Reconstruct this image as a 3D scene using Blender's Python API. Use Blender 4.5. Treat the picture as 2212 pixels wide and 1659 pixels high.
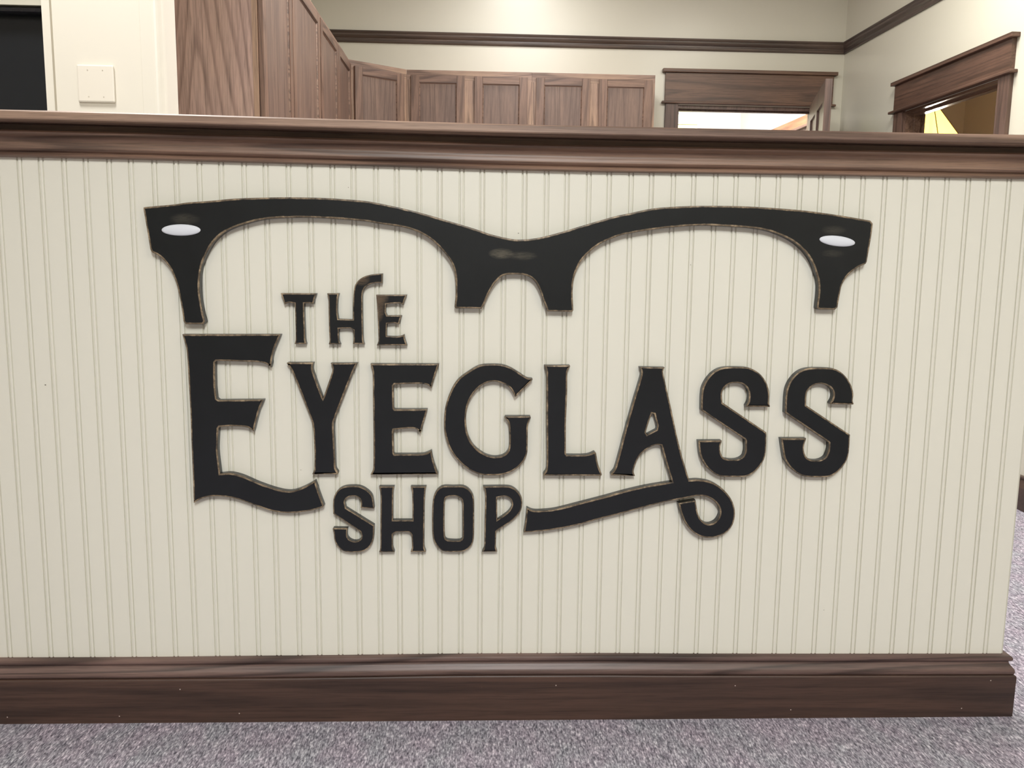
import bpy, bmesh, math, random
from mathutils import Vector, Matrix
from mathutils.geometry import tessellate_polygon

# ------------------------------------------------------------------ scene, camera, light
scn = bpy.context.scene
for o in list(bpy.data.objects):
    bpy.data.objects.remove(o)
C = scn.collection
random.seed(7)

cam_d = bpy.data.cameras.new('camera')
cam = bpy.data.objects.new('camera', cam_d)
C.objects.link(cam)
cam_d.sensor_width = 36.0
cam_d.lens = 36.0 * 1880.0 / 2212.0
cam_d.clip_start = 0.05
cam.matrix_world = Matrix((
    (0.9991228, -0.0083723, -0.0410306, 0.856633),
    (-0.0394331, 0.1416625, -0.9891293, -1.706265),
    (0.0140938, 0.9898796, 0.1412081, 0.944866),
    (0, 0, 0, 1)))
scn.camera = cam

w = bpy.data.worlds.new('world')
scn.world = w
w.use_nodes = True
w.node_tree.nodes['Background'].inputs[0].default_value = (0.9, 0.93, 1.0, 1)
w.node_tree.nodes['Background'].inputs[1].default_value = 0.05

scn.view_settings.view_transform = 'Standard'
scn.view_settings.look = 'None'
scn.view_settings.gamma = 1.0
scn.view_settings.use_curve_mapping = False
scn.view_settings.exposure = 0.0


def area(name, loc, size, power, col, rot=(0, 0, 0), size_y=None, spread=180):
    d = bpy.data.lights.new(name, 'AREA')
    d.energy = power
    d.color = col
    d.shape = 'RECTANGLE'
    d.size = size
    d.size_y = size_y or size
    d.spread = math.radians(spread)
    o = bpy.data.objects.new(name, d)
    C.objects.link(o)
    o.location = loc
    o.rotation_euler = rot
    return o


NEUT = (1.0, 0.995, 0.97)
WARM = (1.0, 0.87, 0.72)
area('ceiling_light_a', (-0.75, -3.3, 2.98), 0.6, 24, WARM, size_y=1.2)
area('ceiling_light_b', (1.0, -3.1, 2.98), 0.5, 62, (0.95, 0.99, 1.0), size_y=1.2)
area('ceiling_light_c', (2.6, -3.3, 2.98), 0.6, 30, WARM, size_y=1.2)
sp = bpy.data.lights.new('vignette_spot', 'SPOT')  # added spot: its soft cone imitates lens vignetting across the half wall
sp.energy = 200
sp.color = (0.93, 0.99, 1.0)
sp.spot_size = math.radians(62)
sp.spot_blend = 1.0
sp.shadow_soft_size = 0.16
spo = bpy.data.objects.new('vignette_spot', sp)
C.objects.link(spo)
spo.location = (1.05, -3.5, 2.75)
spo.rotation_euler = (Vector((1.12, 0.0, 0.42)) - Vector(spo.location)).to_track_quat('-Z', 'Y').to_euler()
area('ceiling_light_d', (-0.3, 0.25, 2.98), 0.5, 36, NEUT, size_y=0.5)
area('ceiling_light_e', (1.3, 2.2, 2.98), 0.6, 64, (1.0, 0.99, 0.98), size_y=1.2)
area('ceiling_light_f', (2.75, 2.2, 2.98), 0.5, 44, (1, 0.97, 0.9), size_y=0.9)
area('wall_washer', (1.16, 4.05, 3.0), 0.45, 10, (1, 0.99, 1.0), size_y=0.3)
area('back_room_light', (2.7, 5.6, 2.8), 1.0, 120, (1, 0.97, 0.98), size_y=0.8)

# ------------------------------------------------------------------ node helpers


def mat(name):
    m = bpy.data.materials.new(name)
    m.use_nodes = True
    nt = m.node_tree
    for n in list(nt.nodes):
        nt.nodes.remove(n)
    out = nt.nodes.new('ShaderNodeOutputMaterial')
    b = nt.nodes.new('ShaderNodeBsdfPrincipled')
    nt.links.new(b.outputs[0], out.inputs[0])
    return m, nt, b


def lin(r, g, b):
    f = lambda c: (c / 255 / 12.92) if c / 255 <= 0.04045 else ((c / 255 + 0.055) / 1.055) ** 2.4
    return (f(r), f(g), f(b), 1)


def N(nt, t, **kw):
    n = nt.nodes.new(t)
    for k, v in kw.items():
        if k.startswith('i_'):
            n.inputs[k[2:].replace('_', ' ')].default_value = v
        else:
            setattr(n, k, v)
    return n


def math_n(nt, op, a, b=None, c=None, clamp=False):
    n = nt.nodes.new('ShaderNodeMath')
    n.operation = op
    n.use_clamp = clamp
    for i, v in enumerate((a, b, c)):
        if v is None:
            continue
        if isinstance(v, (int, float)):
            n.inputs[i].default_value = v
        else:
            nt.links.new(v, n.inputs[i])
    return n.outputs[0]


def mix_n(nt, fac, a, b, mode='MIX'):
    n = nt.nodes.new('ShaderNodeMix')
    n.data_type = 'RGBA'
    n.blend_type = mode
    for i, v in ((0, fac), (6, a), (7, b)):
        if isinstance(v, (int, float, tuple)):
            n.inputs[i].default_value = v
        else:
            nt.links.new(v, n.inputs[i])
    return n.outputs[2]


def coords(nt, scale, rot=(0, 0, 0), loc=(0, 0, 0), kind='Object'):
    tc = nt.nodes.new('ShaderNodeTexCoord')
    mp = nt.nodes.new('ShaderNodeMapping')
    mp.inputs['Scale'].default_value = scale
    mp.inputs['Rotation'].default_value = rot
    mp.inputs['Location'].default_value = loc
    nt.links.new(tc.outputs[kind], mp.inputs[0])
    return mp.outputs[0]


def noise(nt, vec, scale, detail=2, rough=0.5, dist=0.0):
    n = nt.nodes.new('ShaderNodeTexNoise')
    n.inputs['Scale'].default_value = scale
    n.inputs['Detail'].default_value = detail
    n.inputs['Roughness'].default_value = rough
    n.inputs['Distortion'].default_value = dist
    nt.links.new(vec, n.inputs['Vector'])
    return n.outputs[0]


def ramp(nt, fac, stops):
    r = nt.nodes.new('ShaderNodeValToRGB')
    el = r.color_ramp.elements
    while len(el) > 1:
        el.remove(el[-1])
    el[0].position = stops[0][0]
    el[0].color = stops[0][1]
    for p, c in stops[1:]:
        e = el.new(p)
        e.color = c
    nt.links.new(fac, r.inputs[0])
    return r.outputs[0]


def bump(nt, b, h, strength, dist):
    n = nt.nodes.new('ShaderNodeBump')
    n.inputs['Strength'].default_value = strength
    n.inputs['Distance'].default_value = dist
    nt.links.new(h, n.inputs['Height'])
    nt.links.new(n.outputs[0], b.inputs['Normal'])


def oak(name, axis, dark, mid, light, rough=0.38, rings=9.0, size=6.0, seed=0.0, stretch=0.07, con=0.6, spec=0.5, arch=None):
    """stained oak: cathedral growth rings, pores and blotchy stain; grain runs along axis"""
    m, nt, b = mat(name)
    s = [1.0, 1.0, 1.0]
    s['xyz'.index(axis)] = stretch
    v = coords(nt, tuple(s), loc=(seed, seed * 1.7, seed * 0.6))
    n1 = noise(nt, v, size, 1.6, 0.42, 0.25)
    g = math_n(nt, 'MULTIPLY', n1, rings)
    if arch:
        # steep pointed arches about a centre line: the look of a flat sawn board
        ax, c0, slope, pitch = arch
        sp_ = nt.nodes.new('ShaderNodeSeparateXYZ')
        nt.links.new(coords(nt, (1, 1, 1)), sp_.inputs[0])
        u = math_n(nt, 'SUBTRACT', sp_.outputs['xyz'.index(ax)], c0)
        u = math_n(nt, 'SQRT', math_n(nt, 'ADD', math_n(nt, 'MULTIPLY', u, u), 0.00016))
        f = math_n(nt, 'ADD', sp_.outputs['xyz'.index(axis)], math_n(nt, 'MULTIPLY', u, slope))
        g = math_n(nt, 'ADD', math_n(nt, 'DIVIDE', f, pitch), math_n(nt, 'MULTIPLY', n1, rings))
    ring = math_n(nt, 'FRACT', g)
    rr = ramp(nt, ring, [(0.0, (.1, .1, .1, 1)), (0.06, (0, 0, 0, 1)), (0.16, (.25, .25, .25, 1)), (0.36, (.95, .95, .95, 1)), (0.88, (1, 1, 1, 1)), (1.0, (.2, .2, .2, 1))])
    s2 = [420.0, 420.0, 420.0]
    s2['xyz'.index(axis)] = 14.0
    v2 = coords(nt, tuple(s2), loc=(seed, 0, 0))
    pores = noise(nt, v2, 1.0, 2, 0.6)
    pr = ramp(nt, pores, [(0.30, (.45, .45, .45, 1)), (0.52, (1, 1, 1, 1))])
    s3 = [2.2, 2.2, 2.2]
    s3['xyz'.index(axis)] = 0.8
    v3 = coords(nt, tuple(s3), loc=(seed * 3, 0, seed))
    blot = noise(nt, v3, 2.2, 2, 0.5)
    base = mix_n(nt, ramp(nt, blot, [(0.35, (0, 0, 0, 1)), (0.68, (1, 1, 1, 1))]), mid, light)
    col = mix_n(nt, math_n(nt, 'MULTIPLY', math_n(nt, 'SUBTRACT', 1.0, rr), con), base, dark)
    s4 = [95.0, 95.0, 95.0]
    s4['xyz'.index(axis)] = 2.6
    fib = noise(nt, coords(nt, tuple(s4), loc=(0, seed, 0)), 1.0, 3, 0.6, 0.3)
    col = mix_n(nt, 0.8, col, ramp(nt, fib, [(0.32, (.62, .60, .58, 1)), (0.50, (1, 1, 1, 1)), (0.70, (1.16, 1.14, 1.12, 1))]), 'MULTIPLY')
    col = mix_n(nt, 0.55, col, pr, 'MULTIPLY')
    nt.links.new(col, b.inputs['Base Color'])
    b.inputs['Roughness'].default_value = rough
    b.inputs['Specular IOR Level'].default_value = spec
    bump(nt, b, pores, 0.12, 0.0006)
    return m


def paint(name, col, rough=0.45, tex=0.10, tint=0.04):
    m, nt, b = mat(name)
    v = coords(nt, (1, 1, 1))
    n1 = noise(nt, v, 3.0, 3, 0.5)
    c2 = tuple(c * (1 - tint * 2.2) for c in col[:3]) + (1,)
    nt.links.new(mix_n(nt, n1, c2, col), b.inputs['Base Color'])
    b.inputs['Roughness'].default_value = rough
    n2 = noise(nt, v, 260.0, 3, 0.55)
    bump(nt, b, n2, tex, 0.0008)
    return m


# ------------------------------------------------------------------ materials
DK, MD, LT = lin(52, 34, 28), lin(108, 79, 68), lin(134, 103, 90)
M_cap = oak('oak_cap', 'x', lin(84, 62, 52), lin(150, 123, 108), lin(170, 142, 122), 0.40, 8, 11, 1.3, 0.035, 0.6)
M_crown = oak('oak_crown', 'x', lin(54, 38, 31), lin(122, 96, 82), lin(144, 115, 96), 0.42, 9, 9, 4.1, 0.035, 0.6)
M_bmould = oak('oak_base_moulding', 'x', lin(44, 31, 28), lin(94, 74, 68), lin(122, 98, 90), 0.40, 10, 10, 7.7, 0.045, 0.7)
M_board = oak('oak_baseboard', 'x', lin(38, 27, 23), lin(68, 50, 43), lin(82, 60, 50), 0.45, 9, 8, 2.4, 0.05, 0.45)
M_cab_z = oak('oak_cabinet_upright', 'z', lin(96, 70, 56), lin(160, 130, 110), lin(178, 146, 120), 0.45, 10, 9, 5.2, 0.06, 0.6)
M_cab_side = oak('oak_cabinet_side', 'z', lin(122, 95, 87), lin(184, 154, 144), lin(190, 160, 146), 0.46, 2.4, 5.0, 3.7, 0.10, 0.58, arch=('y', 0.225, 8.0, 0.30))
M_cab_h = oak('oak_cabinet_rail', 'x', lin(92, 68, 56), lin(150, 122, 106), lin(170, 140, 116), 0.45, 10, 9, 3.3, 0.06, 0.6)
M_door_z = oak('oak_door_upright', 'z', lin(66, 48, 40), lin(122, 94, 80), lin(138, 109, 91), 0.44, 10, 9, 15.2, 0.06, 0.5)
M_door_h = oak('oak_door_level', 'x', lin(64, 46, 39), lin(118, 92, 79), lin(140, 110, 91), 0.44, 10, 9, 13.3, 0.06, 0.6)
M_panel = oak('oak_door_panel', 'z', lin(70, 53, 46), lin(114, 92, 81), lin(128, 103, 89), 0.46, 9, 9, 8.9, 0.045, 0.4)
M_cas_x = oak('oak_casing_level', 'x', lin(48, 34, 28), lin(94, 70, 57), lin(112, 84, 66), 0.42, 9, 8, 6.6, 0.045, 0.5)
M_cas_y = oak('oak_casing_depth', 'y', lin(46, 33, 27), lin(88, 65, 54), lin(104, 77, 63), 0.40, 9, 8, 2.9, 0.045, 0.45)
M_cas_z = oak('oak_casing_upright', 'z', lin(50, 37, 32), lin(94, 73, 64), lin(110, 86, 74), 0.42, 9, 8, 9.6, 0.045, 0.5)
M_rail = oak('oak_picture_rail', 'x', lin(46, 38, 34), lin(80, 67, 59), lin(92, 76, 66), 0.36, 8, 9, 1.9, 0.045, 0.4)
M_rail_y = oak('oak_picture_rail_depth', 'y', lin(46, 38, 36), lin(76, 63, 58), lin(88, 73, 66), 0.36, 8, 9, 1.9, 0.045, 0.4)
M_jamb = oak('oak_varnished_jamb', 'y', lin(64, 48, 40), lin(112, 88, 74), lin(130, 104, 86), 0.26, 9, 8, 9.1, 0.045, 0.4)
M_orange = oak('honey_oak', 'y', lin(92, 58, 36), lin(138, 96, 66), lin(150, 108, 76), 0.4, 8, 8, 1.1, 0.05)
M_bead = paint('cream_beadboard_paint', lin(230, 227, 214), 0.36, 0.035, 0.008)
M_wall = paint('beige_wall_paint', lin(210, 206, 190), 0.33, 0.10, 0.01)
M_cream = paint('cream_paint', lin(242, 236, 222), 0.32, 0.06, 0.008)
M_ceil = paint('white_ceiling_paint', lin(238, 236, 233), 0.8, 0.1, 0.01)
M_green = paint('pale_green_paint', lin(196, 198, 150), 0.6, 0.05, 0.02)
M_tan = paint('tan_paint', lin(196, 174, 146), 0.6, 0.05, 0.03)
M_filler = paint('nail_filler', lin(196, 180, 168), 0.6, 0.0, 0.0)
M_rivet = paint('white_enamel', lin(222, 225, 232), 0.6, 0.0, 0.0)
M_plate = paint('ivory_plastic', lin(243, 236, 222), 0.28, 0.0, 0.0)
M_screw = paint('ivory_screw', lin(205, 196, 180), 0.4, 0.0, 0.0)


def simple(name, col, rough, metal=0.0):
    m, nt, b = mat(name)
    v = coords(nt, (1, 1, 1))
    n1 = noise(nt, v, 60.0, 2)
    nt.links.new(mix_n(nt, n1, tuple(c * 0.8 for c in col[:3]) + (1,), col), b.inputs['Base Color'])
    b.inputs['Roughness'].default_value = rough
    b.inputs['Metallic'].default_value = metal
    return m


M_blackframe = simple('black_gloss_frame', lin(32, 32, 36), 0.25)
M_blackpane = simple('black_pane', lin(26, 29, 34), 0.35)
M_brass = simple('aged_brass', lin(120, 92, 50), 0.35, 0.9)
M_chip = simple('chipped_spot', lin(96, 84, 72), 0.7)
M_dark = simple('dark_recess', lin(30, 24, 22), 0.8)


def glow_mat(name, col, strength):
    m, nt, b = mat(name)
    v = coords(nt, (1, 1, 1))
    n1 = noise(nt, v, 5.0, 2)
    c = mix_n(nt, n1, tuple(x * 0.85 for x in col[:3]) + (1,), col)
    nt.links.new(c, b.inputs['Base Color'])
    nt.links.new(c, b.inputs['Emission Color'])
    b.inputs['Emission Strength'].default_value = strength
    return m


M_shade = glow_mat('lit_amber_glass', (1.0, 0.80, 0.20, 1), 3.0)
_nt = M_shade.node_tree
_tr = _nt.nodes.new('ShaderNodeBsdfTransparent')
_tr.inputs[0].default_value = (1.0, 0.85, 0.5, 1)
_mx = _nt.nodes.new('ShaderNodeMixShader')
_mx.inputs[0].default_value = 0.35
_out = [n for n in _nt.nodes if n.type == 'OUTPUT_MATERIAL'][0]
_b = [n for n in _nt.nodes if n.type == 'BSDF_PRINCIPLED'][0]
_nt.links.new(_b.outputs[0], _mx.inputs[1])
_nt.links.new(_tr.outputs[0], _mx.inputs[2])
_nt.links.new(_mx.outputs[0], _out.inputs[0])


def carpet_mat():
    m, nt, b = mat('grey_loop_carpet')
    v = coords(nt, (330.0, 95.0, 1.0))
    n1 = noise(nt, v, 1.0, 2, 0.6, 0.3)
    v2 = coords(nt, (150.0, 34.0, 1.0), loc=(3, 9, 0))
    n2 = noise(nt, v2, 1.0, 2, 0.5)
    f = math_n(nt, 'ADD', math_n(nt, 'MULTIPLY', n1, 0.62), math_n(nt, 'MULTIPLY', n2, 0.38))
    c = ramp(nt, f, [(0.34, lin(88, 86, 94)), (0.43, lin(129, 125, 134)), (0.50, lin(160, 155, 164)),
                     (0.57, lin(191, 186, 195)), (0.66, lin(242, 236, 241))])
    v3 = coords(nt, (1, 0.6, 1))
    n3 = noise(nt, v3, 14.0, 3, 0.6)
    tint = ramp(nt, n3, [(0.36, lin(246, 251, 251)), (0.64, lin(255, 248, 253))])
    nt.links.new(mix_n(nt, 1.0, c, tint, 'MULTIPLY'), b.inputs['Base Color'])
    b.inputs['Roughness'].default_value = 0.95
    b.inputs['Specular IOR Level'].default_value = 0.1
    bump(nt, b, f, 0.5, 0.003)
    return m


M_carpet = carpet_mat()


def sign_mat(name, spots=()):
    """black sign paint sanded through to tan wood along the edges; spots = streaky patches, rubbed paint on the small letters (x, z, rx, rz, strength)"""
    m, nt, b = mat(name)
    at = nt.nodes.new('ShaderNodeAttribute')
    at.attribute_name = 'wear'
    tc = coords(nt, (1, 1, 1))
    big = noise(nt, tc, 22.0, 2, 0.5)
    fine = noise(nt, tc, 150.0, 4, 0.65)
    wv = at.outputs['Fac']
    med = noise(nt, tc, 38.0, 3, 0.6)
    t = math_n(nt, 'MULTIPLY', wv, math_n(nt, 'ADD', math_n(nt, 'MULTIPLY', med, 1.25), math_n(nt, 'MULTIPLY', big, 0.45)))
    t = math_n(nt, 'ADD', t, math_n(nt, 'MULTIPLY', math_n(nt, 'SUBTRACT', fine, 0.5), math_n(nt, 'MULTIPLY', wv, 0.9)))
    mask = math_n(nt, 'MULTIPLY', math_n(nt, 'SUBTRACT', t, 0.36), 2.6, clamp=True)
    gl = noise(nt, tc, 60.0, 6, 0.75)
    col = ramp(nt, gl, [(0.32, lin(66, 57, 47)), (0.50, lin(116, 100, 80)), (0.70, lin(186, 164, 134))])
    black = mix_n(nt, big, lin(15, 18, 21), lin(23, 26, 29))
    c = mix_n(nt, mask, black, col)
    sep = nt.nodes.new('ShaderNodeSeparateXYZ')
    nt.links.new(tc, sep.inputs[0])
    streak = noise(nt, coords(nt, (60, 60, 520)), 1.0, 3, 0.7)
    for (x, z, rx, rz, st, sc) in spots:
        dx = math_n(nt, 'DIVIDE', math_n(nt, 'SUBTRACT', sep.outputs[0], x), rx)
        dz = math_n(nt, 'DIVIDE', math_n(nt, 'SUBTRACT', sep.outputs[2], z), rz)
        d = math_n(nt, 'ADD', math_n(nt, 'MULTIPLY', dx, dx), math_n(nt, 'MULTIPLY', dz, dz))
        f = math_n(nt, 'SUBTRACT', 1.0, d, clamp=True)
        f = math_n(nt, 'MULTIPLY', math_n(nt, 'MULTIPLY', f, st), math_n(nt, 'ADD', math_n(nt, 'MULTIPLY', streak, 2.4), -0.6), clamp=True)
        c = mix_n(nt, f, c, sc)
    nt.links.new(c, b.inputs['Base Color'])
    r = math_n(nt, 'ADD', math_n(nt, 'MULTIPLY', mask, 0.12), 0.30)
    nt.links.new(r, b.inputs['Roughness'])
    b.inputs['Specular IOR Level'].default_value = 0.42
    bump(nt, b, fine, 0.10, 0.0006)
    return m


# ------------------------------------------------------------------ mesh helpers


def link(name, me, m=None, parent=None, loc=None, rotz=0.0):
    o = bpy.data.objects.new(name, me)
    C.objects.link(o)
    if m is not None and me is not None:
        for mm in (m if isinstance(m, (list, tuple)) else [m]):
            me.materials.append(mm)
    if parent is not None:
        o.parent = parent
    if loc is not None:
        o.location = loc
    o.rotation_euler = (0, 0, rotz)
    return o


def tag(o, label=None, cat=None, group=None, kind=None):
    if label:
        o['label'] = label
    if cat:
        o['category'] = cat
    if group:
        o['group'] = group
    if kind:
        o['kind'] = kind
    return o


def box_bm(bm, x0, x1, y0, y1, z0, z1, bevel=0.0):
    vs = [bm.verts.new((x, y, z)) for x in (x0, x1) for y in (y0, y1) for z in (z0, z1)]
    idx = [(0, 1, 3, 2), (4, 6, 7, 5), (0, 4, 5, 1), (2, 3, 7, 6), (0, 2, 6, 4), (1, 5, 7, 3)]
    fs = [bm.faces.new([vs[i] for i in f]) for f in idx]
    if bevel > 0:
        es = set(e for f in fs for e in f.edges)
        bmesh.ops.bevel(bm, geom=list(es), offset=bevel, segments=2, affect='EDGES', profile=0.5)


def boxes(name, lst, m, parent=None, bevel=0.0, loc=None, rotz=0.0):
    bm = bmesh.new()
    for b in lst:
        box_bm(bm, *b, bevel=bevel)
    bmesh.ops.recalc_face_normals(bm, faces=bm.faces)
    me = bpy.data.meshes.new(name)
    bm.to_mesh(me)
    bm.free()
    return link(name, me, m, parent, loc, rotz)


def each(name, lst, m, parent, bevel=0.0):
    return [boxes(name, [b], m, parent, bevel) for b in lst]


def shell(name, lst, m, label):
    """a wall made of sections around its openings"""
    root = boxes(name, lst[:1], m)
    tag(root, label, kind='structure')
    each('wall_section', lst[1:], m, root)
    return root


def sweep(name, prof, path, m, parent=None, zf=None, closed_prof=True, smooth=False):
    """prof: (outward, z) points; path: xy points travelled so that 'outward' lies on the right-hand side"""
    n = len(path)
    dirs = []
    for i in range(n):
        def nr(a, b):
            d = Vector((b[0] - a[0], b[1] - a[1])).normalized()
            return Vector((d.y, -d.x))
        if i == 0:
            v = nr(path[0], path[1])
        elif i == n - 1:
            v = nr(path[-2], path[-1])
        else:
            a, b = nr(path[i - 1], path[i]), nr(path[i], path[i + 1])
            v = (a + b)
            v = v / max(0.2, v.dot(a))
        dirs.append(v)
    verts, faces = [], []
    k = len(prof)
    for i, p in enumerate(path):
        dz = zf(p[0]) if zf else 0.0
        for d, z in prof:
            verts.append((p[0] + dirs[i].x * d, p[1] + dirs[i].y * d, z + (dz(z) if callable(dz) else dz)))
    for i in range(n - 1):
        for j in range(k):
            j2 = (j + 1) % k
            faces.append((i * k + j, (i + 1) * k + j, (i + 1) * k + j2, i * k + j2))
    faces.append(tuple(range(k)))
    faces.append(tuple((n - 1) * k + j for j in reversed(range(k))))
    me = bpy.data.meshes.new(name)
    me.from_pydata(verts, [], faces)
    bm = bmesh.new()
    bm.from_mesh(me)
    bmesh.ops.recalc_face_normals(bm, faces=bm.faces)
    bm.to_mesh(me)
    bm.free()
    o = link(name, me, m, parent)
    if smooth:
        for f in me.polygons:
            f.use_smooth = len(f.vertices) == 4
        me.set_sharp_from_angle(angle=math.radians(38))
    return o


def interp(x, xs, ys):
    if x <= xs[0]:
        return ys[0]
    for i in range(len(xs) - 1):
        if x <= xs[i + 1]:
            t = (x - xs[i]) / (xs[i + 1] - xs[i])
            t = t * t * (3 - 2 * t) * 0.35 + t * 0.65
            return ys[i] + (ys[i + 1] - ys[i]) * t
    return ys[-1]


# slight bow of the old half wall trim, measured along x
BX = [-0.038, 0.218, 0.408, 0.652, 0.872, 1.094, 1.375, 1.648, 1.925]
crown_z = lambda x: interp(x, BX, [1.1215, 1.1208, 1.1192, 1.1170, 1.1143, 1.1135, 1.1147, 1.1151, 1.1155])
BX2 = [-0.092, 0.182, 0.459, 0.834, 1.12, 1.313, 1.605, 1.966]
base_z = lambda x: interp(x, BX2, [0.1332, 0.1331, 0.1347, 0.1375, 0.1372, 0.1352, 0.1335, 0.1322])
ledge_z = lambda x: interp(x, BX2, [0.0942, 0.0943, 0.0950, 0.0985, 0.0980, 0.0958, 0.0940, 0.0930])
BX3 = [-0.05, 0.126, 0.955, 1.741, 1.873]
cap_z = lambda x: interp(x, BX3, [1.1972, 1.1966, 1.1895, 1.1893, 1.1897])

# ------------------------------------------------------------------ floor, ceiling, walls
floor = boxes('floor', [(-3.0, 7.5, -6.0, 8.2, -0.1, 0.0)], M_carpet)
tag(floor, 'grey and lilac flecked loop carpet', kind='structure')
ceiling = boxes('ceiling', [(-3.0, 7.5, -6.0, 8.2, 3.05, 3.15)], M_ceil)
tag(ceiling, 'plain white ceiling', kind='structure')

XE = 1.979
XW = -0.85
wf = boxes('wall_front', [(XW, XE - 0.002, 0.010, 0.115, 0.0, 1.165)], M_bead)
tag(wf, 'cream painted beadboard half wall carrying the black sign', kind='structure')

wfar = shell('wall_far', [(-0.30, 2.267, 4.644, 4.764, 0, 3.05), (3.262, 3.57, 4.644, 4.764, 0, 3.05),
                          (2.267, 3.262, 4.644, 4.764, 2.05, 3.05)], M_wall, 'beige wall behind the cabinets')
wr = shell('wall_right', [(3.45, 3.57, 3.665, 4.644, 0, 3.05), (3.45, 3.57, 1.57, 2.68, 0, 3.05),
                          (3.45, 3.57, 2.68, 3.665, 1.872, 3.05), (3.01, 3.57, -6.0, 1.57, 0, 3.05)], M_wall, 'beige wall with the second doorway')
wl = shell('wall_left', [(-0.42, -0.30, 1.17, 4.764, 0, 3.05)], M_wall, 'beige wall behind the left row of cabinets')
wback = shell('wall_back', [(-3.0, 3.57, -6.1, -6.0, 0, 3.05), (-3.1, -3.0, -6.0, 1.17, 0, 3.05)], M_wall, 'beige walls behind the viewer')

# cream painted pier with rounded right corner and the black window beside it
bm = bmesh.new()
pr = [(-0.437, 1.05), (-0.4140, 1.05), (-0.4136, 1.064), (-0.4096, 1.064), (-0.4092, 1.054), (-0.154, 1.054), (-0.1535, 1.0555), (-0.1530, 1.0520)]
for i in range(9):
    a = math.radians(90 - i * 11.25)
    pr.append((-0.118 + 0.030 * math.cos(a), 1.082 - 0.030 * math.sin(a)))
pr += [(-0.088, 1.17), (-0.437, 1.17)]
bot = [bm.verts.new((x, y, 0)) for x, y in pr]
top = [bm.verts.new((x, y, 3.05)) for x, y in pr]
for i in range(len(pr)):
    j = (i + 1) % len(pr)
    bm.faces.new((bot[i], bot[j], top[j], top[i]))
bm.faces.new(top)
bm.faces.new(bot[::-1])
bmesh.ops.recalc_face_normals(bm, faces=bm.faces)
me = bpy.data.meshes.new('trim_3')
bm.to_mesh(me)
bm.free()
pier = link('trim_3', me, M_cream)
tag(pier, 'cream painted pier with a rounded right corner', kind='structure')
wls = shell('wall_side', [(-3.0, -0.437, 1.075, 1.17, 1.676, 3.05), (-3.0, -0.437, 1.075, 1.17, 0, 0.9)], M_wall, 'wall around the black window at the left')
win = link('window_1', None)
tag(win, 'black window with a glossy black top rail', kind='structure')
sweep('window_frame', [(0.0, 1.655), (0.012, 1.654), (0.020, 1.659), (0.022, 1.667), (0.014, 1.674), (0.0, 1.676)],
      [(-3.0, 1.10), (-0.438, 1.10)], M_blackframe, win, smooth=True)
boxes('window_frame', [(-1.35, -1.30, 1.085, 1.12, 0.9, 1.655)], M_blackframe, win)
each('window_pane', [(-3.0, -1.35, 1.118, 1.13, 0.9, 1.66), (-1.30, -0.438, 1.118, 1.13, 0.9, 1.66)], M_blackpane, win)

# ------------------------------------------------------------------ beadboard planks
P, SH = 0.08255, 0.039744
CT = [0.003787, -0.051808, 0.186651, -0.262007, 0.139075, -0.017037, -0.001266]
CB = [-0.029315, 0.13614, -0.209885, 0.114084, -0.009072, -0.000768]


def pv(c, x):
    x = min(max(x, -0.06), 1.95)
    r = 0.0
    for k in c:
        r = r * x + k
    return r


def plank(i0, xend=None):
    """tongue and groove board from joint to joint: bead at the joint edge and a bead in the middle"""
    xs = P * i0 - P + SH + 0.0041          # joint groove centre (right groove of an odd bead)
    g = 0.00003 + random.random() * 0.00008
    L = []

    def groove(c):
        L.extend([(c - 0.0016, 0.0), (c - 0.0007, 0.0033), (c + 0.0007, 0.0033), (c + 0.0015, 0.0003)])
    L.append((g, 0.010))
    L.append((g, 0.0030))
    L.append((0.0006, 0.0028))
    L.append((0.0018, 0.0))
    c1 = (P - SH) - 0.0041 - 0.0041
    groove(c1)
    bead_a = c1 + 0.0041
    L.append((bead_a - 0.0012, -0.0004))
    L.append((bead_a + 0.0012, -0.0004))
    L.extend([(c1 + 0.0082 - 0.0015, 0.0003), (c1 + 0.0082 - 0.0007, 0.0033), (c1 + 0.0082 + 0.0007, 0.0033), (c1 + 0.0082 + 0.0016, 0.0)])
    c3 = P - 0.0082
    L.extend([(c3 - 0.0016, 0.0), (c3 - 0.0007, 0.0033), (c3 + 0.0007, 0.0033), (c3 + 0.0015, 0.0003),
              (c3 + 0.0029, -0.0004), (c3 + 0.0053, -0.0004), (P - 0.0015, 0.0002), (P - 0.0006, 0.0028)])
    L.append((P - g, 0.0030))
    L.append((P - g, 0.010))
    verts, faces = [], []
    pts = [(xs + u, y) for u, y in L]
    if xend is not None:
        pts = [p for p in pts if p[0] < xend - 0.0015]
        pts += [(xend - 0.0010, 0.0), (xend, 0.0012), (xend, 0.010)]
    off = (random.random() - 0.5) * 0.0005
    z0, z1 = 0.108, 1.150
    for x, y in pts:
        t0, t1 = (z0 - 0.128) / 0.99, (z1 - 0.128) / 0.99
        end = xend is not None and x > xend - 0.012
        f = lambda t: (0 if end else pv(CB, x) * (1 - t) + pv(CT, x) * t)
        verts.append((x + f(t0), y + off, z0))
        verts.append((x + f(t1), y + off, z1))
    n = len(pts)
    for i in range(n - 1):
        faces.append((2 * i, 2 * i + 2, 2 * i + 3, 2 * i + 1))
    faces.append((0, 1, 2 * n - 1, 2 * n - 2))
    me = bpy.data.meshes.new('plank')
    me.from_pydata(verts, [], faces)
    return link('plank', me, M_bead, wf)


for i in range(-9, 24):
    plank(i)
plank(24, XE)

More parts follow.
